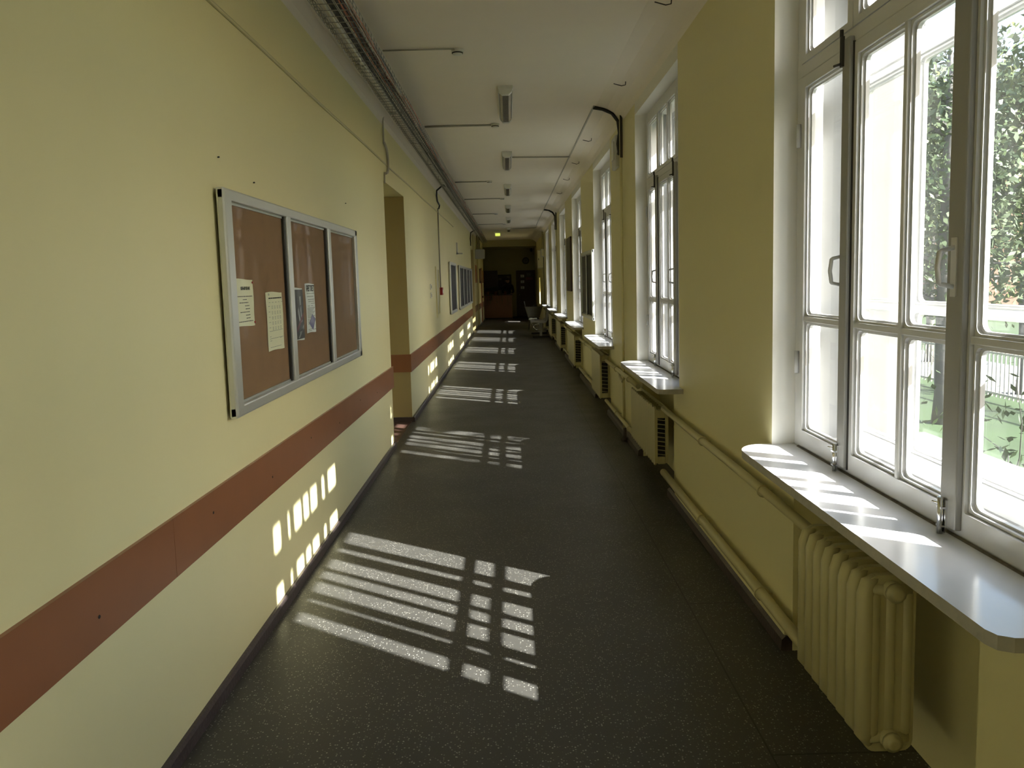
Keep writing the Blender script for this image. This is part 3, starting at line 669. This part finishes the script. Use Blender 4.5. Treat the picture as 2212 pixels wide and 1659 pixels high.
panel_radiator(23.2, 24.4, .18, .735, 1.06, 1.195, 'yellow slotted radiator under the furthest window')

def pipe(y0, y1, z, r, x, lab, ang=0):
    t = thing('heating_pipe', lab, 'pipe', (x, (y0+y1)/2, z), 'heating pipes along the window wall')
    h = (y1-y0)/2
    b = MB(); b.tube([(0, -h, ang*-h), (0, -h*.3, ang*-h*.3+.003), (0, h*.4, ang*h*.4-.002), (0, h, ang*h)], r, 10); b.build('pipe_run', 'rad', t)
    for k in (-.55, .2) if h > 1 else (0,):
        b = MB(); b.tube([(r*1.25*math.cos(a_), k*h, ang*k*h+r*1.25*math.sin(a_)) for a_ in [2*PI*i/12 for i in range(13)]], .004, 5, cap=False); b.box(0, XR-x, k*h-.004, k*h+.004, ang*k*h-.004, ang*k*h+.004); b.build('pipe_clip', 'rad', t)
wn = ('first', 'second', 'third', 'fourth', 'fifth', 'sixth', 'seventh')
for i, (y0, y1) in enumerate(((2.80, 5.78), (6.93, 9.28), (10.18, 12.82), (14.08, 16.4), (17.6, 19.95), (21.1, 23.25))):
    pipe(y0, y1, .645 if i == 0 else .655, .022, 1.155, 'upper yellow heating pipe between the %s and %s windows' % (wn[i], wn[i+1]))
    pipe(y0, y1, .150 if i == 0 else .16, .026 if i == 0 else .02, 1.150, 'lower yellow heating pipe between the %s and %s windows' % (wn[i], wn[i+1]))
b = MB(); b.prism([(XR, .068), (XR-.035, .07), (XR-.028, .118), (XR, .122)], 3.215, 5.45, 'Y'); o = b.build('wall_ledge', 'yellow'); tag(o, 'yellow painted ledge above the skirting between first and second windows', 'ledge')
for k, (y, top) in enumerate(((7.95, 3.29), (18.8, 3.28))):
    t = thing('riser_pipe', 'vertical yellow riser pipe %s' % ('between the second and third windows', 'between the fifth and sixth windows')[k], 'pipe', (1.172, y, .0))
    b = MB(); b.tube([(0, 0, .07), (0, .005, 1.2), (0, 0, top)], .014, 8); b.build('pipe_run', 'yellow', t)
    b = MB(); b.tube([(.004, -.004, top-.42), (.004, -.004, top)], .0155, 8); b.build('flaking_paint', 'gasket', t)
    b = MB(); b.tube([(-.02, -.26, .66), (-.025, -.08, .58), (-.02, .14, .60), (-.02, .3, .66)], .014, 8); b.build('pipe_bypass', 'rad', t)
t = thing('foot_valve', 'small dark pipe stub on the floor under the riser beside the second window', 'pipe', (1.13, 7.62, 0)); b = MB(); b.tube([(0, 0, 0), (0, 0, .14)], .018, 8); b.tube([(-.03, -.02, .022), (.03, .02, .022)], .022, 8); b.build('stub', 'base', t)
r = thing('meter_cabinet', 'large yellow cabinet on the pipe at the far end of the window wall', 'electrical box', (XR, 26.2, 2.05)); b1('case', 'rad', r, -.22, 0, 0, .3, 0, .62, bev=.005); b1('door', 'yellow', r, -.20, -.02, -.008, 0, .03, .59); b1('lock', 'dark', r, -.19, -.17, -.016, -.008, .28, .34)
r = thing('meter_cabinet', 'small pale cabinet overlapping the large yellow one at the far end', 'electrical box', (XR, 25.6, 2.42)); b1('case', 'gcab', r, -.12, 0, 0, .25, 0, .26, bev=.005); b1('cover', 'yellow', r, -.11, -.01, -.006, 0, .02, .24)
t = thing('riser_pipe', 'vertical yellow pipe below and above the far cabinets', 'pipe', (1.16, 26.1, 0)); b = MB(); b.tube([(0, 0, 0), (0, 0, 2.06)], .03, 8); b.tube([(0, 0, 2.66), (0, 0, 3.28)], .03, 8); b.build('pipe_run', 'rad', t); b = MB(); b.tube([(.03, .03, .1), (.03, .03, 3.2)], .012, 6); b.build('side_cable', 'cable', t)
for k, (y, z) in enumerate(((3.28, 2.20), (3.72, 2.15), (5.80, 2.26))):
    b = MB(); b.tube([(0, 0, 0), (.008, 0, .001)], .0035, 6); o = b.build('nail', 'dark'); o.location = (XL, y, z)
    tag(o, 'small dark nail in the yellow wall above the %s of the big noticeboard' % ('near corner', 'first door', 'third door')[k], 'nail', 'nails above the noticeboard')

# ------------------------------------------------------------------ far end: reception desk, door, clock, person
r = thing('reception_desk', 'reddish brown reception desk at the dark far end', 'desk', (-.55, 33.6, 0))
b1('front_panel', 'desk', r, -.66, .66, 0, .03, .05, 1.03); b1('counter', 'woodd', r, -.69, .70, -.03, .42, 1.03, 1.07, bev=.006); b1('plinth', 'dark', r, -.64, .64, .02, .05, 0, .05)
for x in (-.66, .63): b1('side_panel', 'desk', r, x, x+.03, .03, .6, 0, 1.03)
b1('worktop', 'desk', r, -.62, .62, .1, .65, .72, .75)
def trailing_plant(x, y, lab, n, sc):
    r = thing('potted_plant', lab, 'plant', (x, y, 1.07), 'trailing plants on the desk')
    b = MB(); b.lathe([(.06, 0), (.085, .13), (.09, .14), (.08, .14), (.075, .12)], (0, 0, 0), 'Z', 14); b.build('pot', 'brown', r)
    b = MB()
    for k in range(n):
        a_ = random.uniform(0, 2*PI); l = random.uniform(.12, .42)*sc
        if k % 4 == 0:
            x2 = .5*math.cos(a_)*.4; pts = [(0, 0, .13), (x2*.4, -.06, .2), (x2*.8, -.14-.12, .1), (x2, -.18-.1, -.05), (x2+.03, -.18-.1, -.05-l)]
        else: pts = [(0, 0, .13), (.12*math.cos(a_), .10*math.sin(a_), .13+l*.5), (.22*math.cos(a_), .18*math.sin(a_), .13+l*.4)]
        b.tube(pts, .004, 4)
        for i in range(7):
            t = random.uniform(.3, 1)*(len(pts)-1); j = min(int(t), len(pts)-2); p = Vector(pts[j]).lerp(Vector(pts[j+1]), t-j)
            d = Vector((random.uniform(-1, 1), random.uniform(-1, .3), random.uniform(-.6, .6))).normalized()*.06; s_ = d.cross(Vector((.1, .2, 1))).normalized()*.02
            b.quad([p, p+d*.5+s_, p+d, p+d*.5-s_])
    b.build('foliage', 'leafd', r)
trailing_plant(-.98, 33.75, 'bushy trailing plant at the left end of the desk', 30, 1.0)
trailing_plant(-.62, 33.75, 'trailing plant with a long vine on the middle of the desk', 22, 1.1)
trailing_plant(-.18, 33.78, 'trailing plant near the person on the desk', 14, 1.0)
r = thing('wardrobe', 'tall dark brown cabinet against the end wall behind the desk', 'cabinet', (-.85, 35.5, 0))
b1('body', 'woodd', r, -.32, .32, -.45, -.01, 0, 2.14)
for s in (-1, 1):
    d = b1('door', 'woodd', r, min(0, s*.31), max(0, s*.31), -.47, -.45, .08, 2.1); b1('handle', 'steel', d, s*.04-.008, s*.04+.008, -.49, -.47, 1.0, 1.12)
r = thing('picture_frame', 'dark pinboard picture on the end wall behind the person', 'picture', (-.24, 35.5, 1.25)); b1('frame', 'dark', r, -.34, .34, -.03, -.001, 0, .70, bev=.004); b1('image', 'darkpin', r, -.31, .31, -.034, -.03, .03, .67)
for k, (x, z) in enumerate(((-.18, .5), (.2, .58), (.1, .4))): b1('pinned_photo', 'clockw', r, x-.07, x+.07, -.037, -.034, z-.05, z+.05)
r = thing('door_1', 'dark brown door with small white plates at the dark far end', 'door', (.79, 35.5, 0)); struct(r)
b = MB(); b.box(-.47, -.42, -.06, 0, 0, 2.12); b.box(.42, .47, -.06, 0, 0, 2.12); b.box(-.47, .47, -.06, 0, 2.07, 2.12); b.build('door_frame', 'woodd', r)
d = b1('door_leaf', 'woodd', r, -.42, .42, -.05, -.01, .01, 2.07)
for z in (.25, 1.2): b1('door_panel', 'woodd', d, -.3, .3, -.056, -.05, z, z+.75, bev=.003)
b = MB(); b.lathe([(.012, -.05), (.012, -.09), (.026, -.095), (.026, -.12), (.01, -.125)], (-.33, 0, 1.0), 'Y', 12); b.build('door_knob', 'steel', d)
for k, z in enumerate((1.86, 1.60, 1.33)):
    o = b1('door_plate', 'gcab', d, -.26, -.10, -.062, -.056, z-.06, z+.06); b1('plate_print', 'ink', o, -.195, -.175, -.064, -.062, z-.05, z+.05)
b1('door_sign', 'redprint', d, -.02, .30, -.062, -.056, 1.68, 1.80)
for k in range(4): b1('door_notice_line', 'inkg', d, .02, .22, -.058, -.056, 1.86+.04*k, 1.872+.04*k)
r = thing('wall_clock', 'round wall clock high on the dark end wall', 'clock', (.785, 35.5, 2.56)); b = MB(); b.lathe([(.155, 0), (.155, -.04), (.145, -.05), (.128, -.05), (.128, -.03)], (0, 0, 0), 'Y', 32); b.build('rim', 'dark', r)
b = MB(); b.lathe([(.13, -.028), (.13, -.031)], (0, 0, 0), 'Y', 32); b.build('dial', 'clockw', r)
b = MB(); b.prism([(-.006, -.02), (.006, -.02), (.004, .07), (-.004, .07)], -.036, -.033, 'Y'); b.prism([(-.02, .008), (-.02, -.004), (.09, .03), (.09, .036)], -.040, -.037, 'Y'); b.build('hands', 'dark', r)
r = thing('security_camera', 'small dark security camera at the top right of the end wall', 'camera', (1.05, 35.45, 3.02)); b = MB(); b.lathe([(.06, .06), (.06, 0), (.045, -.04), (.015, -.06)], (0, 0, 0), 'Z', 14); b.build('dome', 'dark', r); b1('bracket', 'dark', r, -.03, .03, 0, .05, .04, .10)

def skin_mesh(name, verts, edges, radii, m, parent, root=0, sub=2):
    me = bpy.data.meshes.new(name); me.from_pydata(verts, edges, []); me.materials.append(M[m])
    o = bpy.data.objects.new(name, me); COL.objects.link(o); o.parent = parent
    md = o.modifiers.new('skin', 'SKIN'); md.use_smooth_shade = True
    sl = me.skin_vertices[0].data
    for i, rr_ in enumerate(radii):
        sl[i].radius = rr_ if isinstance(rr_, tuple) else (rr_, rr_); sl[i].use_root = (i == root)
    ss = o.modifiers.new('sub', 'SUBSURF'); ss.levels = sub; ss.render_levels = sub
    return o
def head(parent, c, turn):
    bm = bmesh.new(); bmesh.ops.create_uvsphere(bm, u_segments=24, v_segments=18, radius=1)
    for v in bm.verts:
        x, y, z = v.co; zz = z*.115
        k = 1-.28*max(0, -z)**1.5
        yy = y*.095*k; xx = x*.075*k
        if y < 0 and abs(x) < .3:
            if -.35 < z < .15: yy -= .020*(1-abs(x)/.3)*(1-abs(z+.12)/.27)      # nose
            if -.75 < z < -.45: yy -= .006
        if y < -.3 and abs(abs(x)-.42) < .2 and .0 < z < .25: yy += .009           # eye sockets
        v.co = (xx, yy, zz)
    for s in (-1, 1):                                                             # ears
        g2 = bmesh.ops.create_uvsphere(bm, u_segments=8, v_segments=6, radius=1)
        for v in g2['verts']: v.co = (s*.077+v.co.x*.010, .012+v.co.y*.018, -.005+v.co.z*.032)
    me = bpy.data.meshes.new('head'); bm.to_mesh(me); bm.free()
    me.materials.append(M['skin'])
    for p in me.polygons: p.use_smooth = True
    return me
per = thing('person', 'person in black clothing standing behind the desk at the dark far end, head bent', 'person', (-.07, 34.75, 0))
bv = [(0, 0, .95), (0, .01, 1.15), (0, 0, 1.36), (0, 0, 1.47), (0, -.03, 1.56), (-.19, .01, 1.44), (-.25, -.04, 1.17), (-.17, -.26, 1.10), (.19, .01, 1.44), (.25, -.04, 1.17), (.17, -.26, 1.10),
      (-.10, 0, .88), (-.11, -.01, .48), (-.11, .02, .08), (-.12, -.10, .04), (.10, 0, .88), (.11, -.01, .48), (.11, .02, .08), (.12, -.10, .04), (0, -.06, 1.66)]
be = [(0, 1), (1, 2), (2, 3), (3, 4), (4, 19), (3, 5), (5, 6), (6, 7), (3, 8), (8, 9), (9, 10), (0, 11), (11, 12), (12, 13), (13, 14), (0, 15), (15, 16), (16, 17), (17, 18)]
brd = [(.15, .11), (.145, .10), (.17, .12), (.10, .07), .055, .07, .05, .036, .07, .05, .036, .09, .06, .045, .04, .09, .06, .045, .04, .05]
skin_mesh('body', bv, be, brd, 'cloth', per)
hm = head(per, None, 0); ho = bpy.data.objects.new('head', hm); COL.objects.link(ho); ho.parent = per; ho.location = (0, -.08, 1.665); ho.rotation_euler = (.35, 0, .5)
bm_ = bmesh.new(); bmesh.ops.create_uvsphere(bm_, u_segments=20, v_segments=14, radius=1)
for v in bm_.verts:
    x, y, z = v.co; v.co = (x*.082, y*.103+.012, max(z, -.55 if y > .1 else .25)*.122+.008)
me = bpy.data.meshes.new('hair'); bm_.to_mesh(me); bm_.free(); me.materials.append(M['hair'])
for p in me.polygons: p.use_smooth = True
hr = bpy.data.objects.new('hair', me); COL.objects.link(hr); hr.parent = ho
for s in (-1, 1):
    hv = [(0, 0, 0), (0, -.05, 0)]; he = [(0, 1)]; hrd = [(.030, .016), (.036, .014)]
    for k, x in enumerate((-.027, -.009, .009, .027)):
        l = (.062, .070, .066, .052)[k]; i = len(hv); hv += [(x, -.085, .0), (x*1.1, -.085-l*.5, -.006), (x*1.1, -.085-l, -.022)]; he += [(1, i), (i, i+1), (i+1, i+2)]; hrd += [.010, .009, .008]
    i = len(hv); hv += [(-s*.04, -.045, -.008), (-s*.055, -.085, -.016)]; he += [(0, i), (i, i+1)]; hrd += [.012, .009]
    h_ = skin_mesh('hand', hv, he, hrd, 'skin', per, sub=1); h_.location = (s*.16, -.28, 1.10)

# ------------------------------------------------------------------ waiting chairs
bn = thing('waiting_bench', 'grey perforated steel bench of three linked seats, backs to the far windows', 'bench', (.86, 21.85, 0))
def seat_shell(y):
    b = MB(); prof = [(-.25, .43), (-.235, .455), (-.10, .445), (.08, .43), (.17, .44), (.205, .50), (.235, .64), (.265, .80), (.285, .88)]
    for i in range(len(prof)-1):
        (x0, z0), (x1, z1) = prof[i], prof[i+1]
        seg = 6
        for k in range(seg):
            # slatted back: leave slots
            ya = y+.02+k*.54/seg; yb = y+.02+(k+(.72 if i >= 4 and i < 7 else 1.0))*.54/seg
            b.quad([(x0, ya, z0), (x0, yb, z0), (x1, yb, z1), (x1, ya, z1)]); b.quad([(x0+.006, ya, z0-.006), (x0+.006, yb, z0-.006), (x1+.006, yb, z1-.004), (x1+.006, ya, z1-.004)])
    b.tube([(-.25, y+.02, .43), (-.25, y+.56, .43)], .012, 8); b.tube([(.285, y+.02, .88), (.285, y+.56, .88)], .014, 8)
    for yy in (y+.02, y+.56): b.tube([(p[0], yy, p[1]) for p in prof], .009, 6)
    return b
for k in range(3): seat_shell(.05+.60*k).build('seat', 'seat', bn)
b = MB(); b.box(-.03, .05, .0, 1.9, .36, .42); b.build('beam', 'seat', bn)
for y in (.15, 1.65):
    b = MB(); b.box(-.02, .05, y, y+.05, .05, .38); b.build('leg', 'seat', bn)
    b = MB(); b.box(-.22, .26, y, y+.06, .0, .05, bev=.01); b.build('foot', 'dark', bn)
for y in (.02, 1.88):
    b = MB(); b.tube([(.02, y, .40), (-.12, y, .39), (-.18, y, .36), (-.20, y, .31), (-.16, y, .26), (-.12, y, .235), (.02, y, .235)], .013, 8); b.build('frame_loop', 'steel', bn)
r = thing('crumpled_paper', 'crumpled white papers lying on the front seat of the bench', 'paper', (.68, 23.2, .452))
for k in range(2):
    bm_ = bmesh.new(); bmesh.ops.create_icosphere(bm_, subdivisions=2, radius=1)
    for v in bm_.verts: v.co = Vector((v.co.x*.075+k*.11-.05, v.co.y*.08, v.co.z*.032+.033))+Vector((random.uniform(-.012, .012), random.uniform(-.012, .012), random.uniform(-.008, .008)))
    me = bpy.data.meshes.new('crumple'); bm_.to_mesh(me); bm_.free(); me.materials.append(M['paper']); o = bpy.data.objects.new('crumple', me); COL.objects.link(o); o.parent = r
tc_ = thing('tub_chair', 'grey tub chair with curved arms beyond the steel bench', 'chair', (.80, 25.75, 0)); tc_.scale = (.84, .84, .98)
b = MB(); n = 14
for k in range(n):
    a0, a1 = PI*(-.02+1.04*k/n), PI*(-.02+1.04*(k+1)/n)
    def P(a_, z, q): return (math.cos(a_)*(.22+q*.12), -math.sin(a_)*(.20+q*.08)+.05, z)
    for (q0, z0, q1, z1) in ((0, .42, .6, .62), (.6, .62, 1, .78)):
        b.quad([P(a0, z0, q0), P(a1, z0, q0), P(a1, z1, q1), P(a0, z1, q1)])
        b.quad([P(a0, z0, q0+.1), P(a1, z0, q0+.1), P(a1, z1, q1+.1), P(a0, z1, q1+.1)])
b.tube([(math.cos(PI*k/14)*.345, -math.sin(PI*k/14)*.285+.05, .78) for k in range(15)], .016, 8)
b.build('back_shell', 'tub', tc_)
b = MB(); b.lathe([(.16, .40), (.24, .42), (.25, .45), (.22, .465), (.1, .46)], (0, .03, 0), 'Z', 18); b.build('seat', 'tub', tc_)
for sx in (-1, 1):
    for sy in (-1, 1):
        b = MB(); b.tube([(sx*.16, sy*.13+.03, .42), (sx*.22, sy*.2+.03, 0)], .014, 8); b.build('leg', 'dark', tc_)
    b = MB(); b.tube([(sx*.33, .08, .76), (sx*.345, .10, .86), (sx*.37, .12, .97)], .018, 8); b.build('arm_post', 'tub', tc_)
bg = thing('black_bag', 'black bag heaped on the tub chair', 'bag', (.82, 25.72, .46)); bg.scale = (.8, .8, .9)
bm_ = bmesh.new(); bmesh.ops.create_icosphere(bm_, subdivisions=3, radius=1)
for v in bm_.verts:
    c = v.co; v.co = Vector((c.x*.19, c.y*.15, max(c.z, -.7)*.24+.17))+Vector(c)*.02*math.sin(9*c.x+7*c.z+5*c.y)
me = bpy.data.meshes.new('bag_body'); bm_.to_mesh(me); bm_.free(); me.materials.append(M['bag'])
for p in me.polygons: p.use_smooth = True
o = bpy.data.objects.new('bag_body', me); COL.objects.link(o); o.parent = bg
b = MB(); b.tube([(-.08, -.05, .38), (-.06, -.05, .47), (.04, -.04, .49), (.10, -.03, .37)], .010, 6); b.build('handle', 'bag', bg)
b1('white_label', 'paper', bg, .05, .11, -.13, -.12, .26, .32)

# ------------------------------------------------------------------ outside
GZ = -1.0
a = MB(); a.box(XO, 45, -30, 80, GZ-.2, GZ); o = a.build('ground', 'grass'); struct(o)
a = MB(); a.box(10.2, 13.5, -30, 80, GZ, GZ+.02); o = a.build('path', 'pavement'); struct(o)
def tree(name, x, y, h, cz, rx, rz, nl, lab, leaf='leaf', ls=.065, tr_=.11, lean=0):
    t = thing(name, lab, 'tree', (x, y, GZ), 'trees outside the first window')
    b = MB(); b.tube([(0, 0, -.1), (.02, .01, .5), (lean*.3, .03, h*.4), (lean*.7, .0, h*.7), (lean, .05, h*.95)], [tr_*1.25, tr_, tr_*.85, tr_*.6, tr_*.2], 10)
    tips = []
    for k in range(14):
        z0 = h*random.uniform(.25, .8); a_ = random.uniform(0, 2*PI); l = rx*random.uniform(.5, .95)
        p0 = Vector((lean*z0/h, .03, z0)); p1 = p0+Vector((l*.5*math.cos(a_), l*.5*math.sin(a_), l*.25)); p2 = p0+Vector((l*math.cos(a_), l*math.sin(a_), l*.55*random.uniform(.4, 1.3)))
        b.tube([p0, p1, p2], [tr_*.35, tr_*.22, tr_*.06], 5); tips += [p1, p2, p1.lerp(p2, .5)]
    b.build('trunk', 'bark', t)
    cl = MB()
    for k in range(nl):
        if k % 2: c = random.choice(tips)+Vector([random.gauss(0, .3) for _ in range(3)])
        else:
            d = Vector([random.gauss(0, 1) for _ in range(3)]).normalized()*random.uniform(.45, 1)
            c = Vector((lean*.8+d.x*rx, d.y*rx, cz+d.z*rz))
        u = Vector([random.gauss(0, 1) for _ in range(3)]).normalized(); w = u.cross(Vector([random.gauss(0, 1) for _ in range(3)])).normalized()
        s_ = ls*random.uniform(.6, 1.3)
        cl.bm.faces.new([cl.bm.verts.new(c+q) for q in (u*s_, w*s_*.45, -u*s_, -w*s_*.45)])
    cl.build('crown', leaf, t)
tree('broadleaf_tree', 7.4, 13.0, 6.9, 4.4, 1.6, 2.3, 7000, 'dark trunked tree standing nearest behind the middle casement', ls=.075, tr_=.14)
tree('broadleaf_tree', 12.0, 21.8, 9.0, 5.6, 2.1, 3.2, 6000, 'tall green tree some way behind the nearest trunk', ls=.10)
tree('broadleaf_tree', 10.6, 15.7, 8.2, 4.6, 1.7, 3.4, 7000, 'leafy tree seen at the right edge of the nearest window', 'leaf2', ls=.085)
tree('broadleaf_tree', 15.5, 26.5, 10.5, 6.2, 2.6, 4.0, 6000, 'most distant tall tree beyond the fence', ls=.14)
tree('broadleaf_tree', 9.4, 19.2, 7.8, 4.8, 1.6, 2.8, 6000, 'yellowish tree seen past the sunlit window reveal', 'leaf2', ls=.09)
tree('broadleaf_tree', 7.9, 2.35, 9.9, 8.4, 1.3, 1.5, 1500, 'sparse tall tree outside whose shade dims the second sunlit patch on the floor', ls=.09, tr_=.08)
# bare twiggy shrub
t = thing('shrub', 'bare twiggy shrub just outside the nearest window', 'shrub', (4.1, 6.4, GZ))
b = MB()
for k in range(46):
    a_ = random.uniform(0, 2*PI); l = random.uniform(.8, 2.2); e = random.uniform(.4, 1.2); p = Vector((random.gauss(0, .12), random.gauss(0, .12), 0)); pts = [p]
    d = Vector((math.cos(a_)*math.cos(e), math.sin(a_)*math.cos(e), math.sin(e)))
    for i in range(5):
        p = p+d*l/5; d = (d+Vector([random.gauss(0, .22) for _ in range(3)])).normalized(); pts.append(p)
    b.tube(pts, [.012, .010, .008, .006, .004, .002], 4)
b.build('twigs', 'bark', t)
cl = MB()
for k in range(700):
    c = Vector((random.gauss(0, .6), random.gauss(0, .6), abs(random.gauss(.7, .5)))); u = Vector([random.gauss(0, 1) for _ in range(3)]).normalized()*.05; w = u.cross(Vector((.3, .5, .8)))*.5
    cl.bm.faces.new([cl.bm.verts.new(c+q) for q in (u, w, -u, -w)])
cl.build('leaves', 'leaf', t)
fn = thing('garden_fence', 'low white metal garden fence beyond the lawn', 'fence', (9.6, 12, GZ))
b = MB(); b.box(-.02, .02, -6, 14, .15, .19); b.box(-.02, .02, -6, 14, .95, .99); b.build('rails', 'conduit', fn)
b = MB(); y = -6
while y < 14: b.box(-.012, .012, y, y+.025, .1, 1.05); y += .13
b.build('pickets', 'conduit', fn)
for k in range(9): b1('post', 'conduit', fn, -.035, .035, -6+2.5*k, -5.93+2.5*k, 0, 1.12)
bd = thing('building', 'red brick building far behind the trees', 'building', (30, 58, GZ))
b1('walls', 'brickb', bd, -6, 8, -14, 14, 0, 11); b1('roof', 'base', bd, -6.4, 8.4, -14.4, 14.4, 11, 11.5)
for k in range(6):
    for z in (1.5, 4.8, 8.0):
        b1('window', 'gcab', bd, -6.06, -6.0, -12+4.2*k, -10.3+4.2*k, z, z+1.9)

# ------------------------------------------------------------------ light
sd = Vector((1, -.662, .90)).normalized()
sl = bpy.data.lights.new('sun', 'SUN'); sl.energy = 26; sl.angle = math.radians(.53); sl.color = (1, .965, .92)
so = bpy.data.objects.new('sun', sl); COL.objects.link(so); so.rotation_euler = (-sd).to_track_quat('-Z', 'Y').to_euler()
wd = bpy.data.worlds.new('sky'); S.world = wd; wd.use_nodes = True; nt = wd.node_tree
bgn = nt.nodes['Background']
sk = nt.nodes.new('ShaderNodeTexSky'); sk.sky_type = 'NISHITA'; sk.sun_disc = False; sk.sun_elevation = math.radians(36.2); sk.sun_rotation = math.atan2(1, -.683); sk.dust_density = 2.5; sk.air_density = 1.2
hsv = nt.nodes.new('ShaderNodeHueSaturation'); hsv.inputs['Saturation'].default_value = .9
nt.links.new(sk.outputs[0], hsv.inputs['Color']); nt.links.new(hsv.outputs[0], bgn.inputs[0]); bgn.inputs[1].default_value = .66
for i, f_ in enumerate(FE):
    pl = bpy.data.lights.new('daylight_portal', 'AREA'); pl.shape = 'RECTANGLE'; pl.size = WW; pl.size_y = 2.3; pl.cycles.is_portal = True
    po = bpy.data.objects.new('daylight_portal', pl); COL.objects.link(po); po.location = (XO+.02, f_-WW/2, 2.0); po.rotation_euler = (PI/2, 0, PI/2)

vs = S.view_settings; vs.view_transform = 'Standard'; vs.look = 'None'; vs.gamma = 1; vs.use_curve_mapping = False; vs.exposure = .40
S.cycles.max_bounces = 10; S.cycles.diffuse_bounces = 7; S.cycles.glossy_bounces = 4; S.cycles.transparent_max_bounces = 24; S.cycles.transmission_bounces = 4
S.cycles.caustics_reflective = False; S.cycles.caustics_refractive = False; S.cycles.sample_clamp_indirect = 8
S.cycles.use_denoising = True
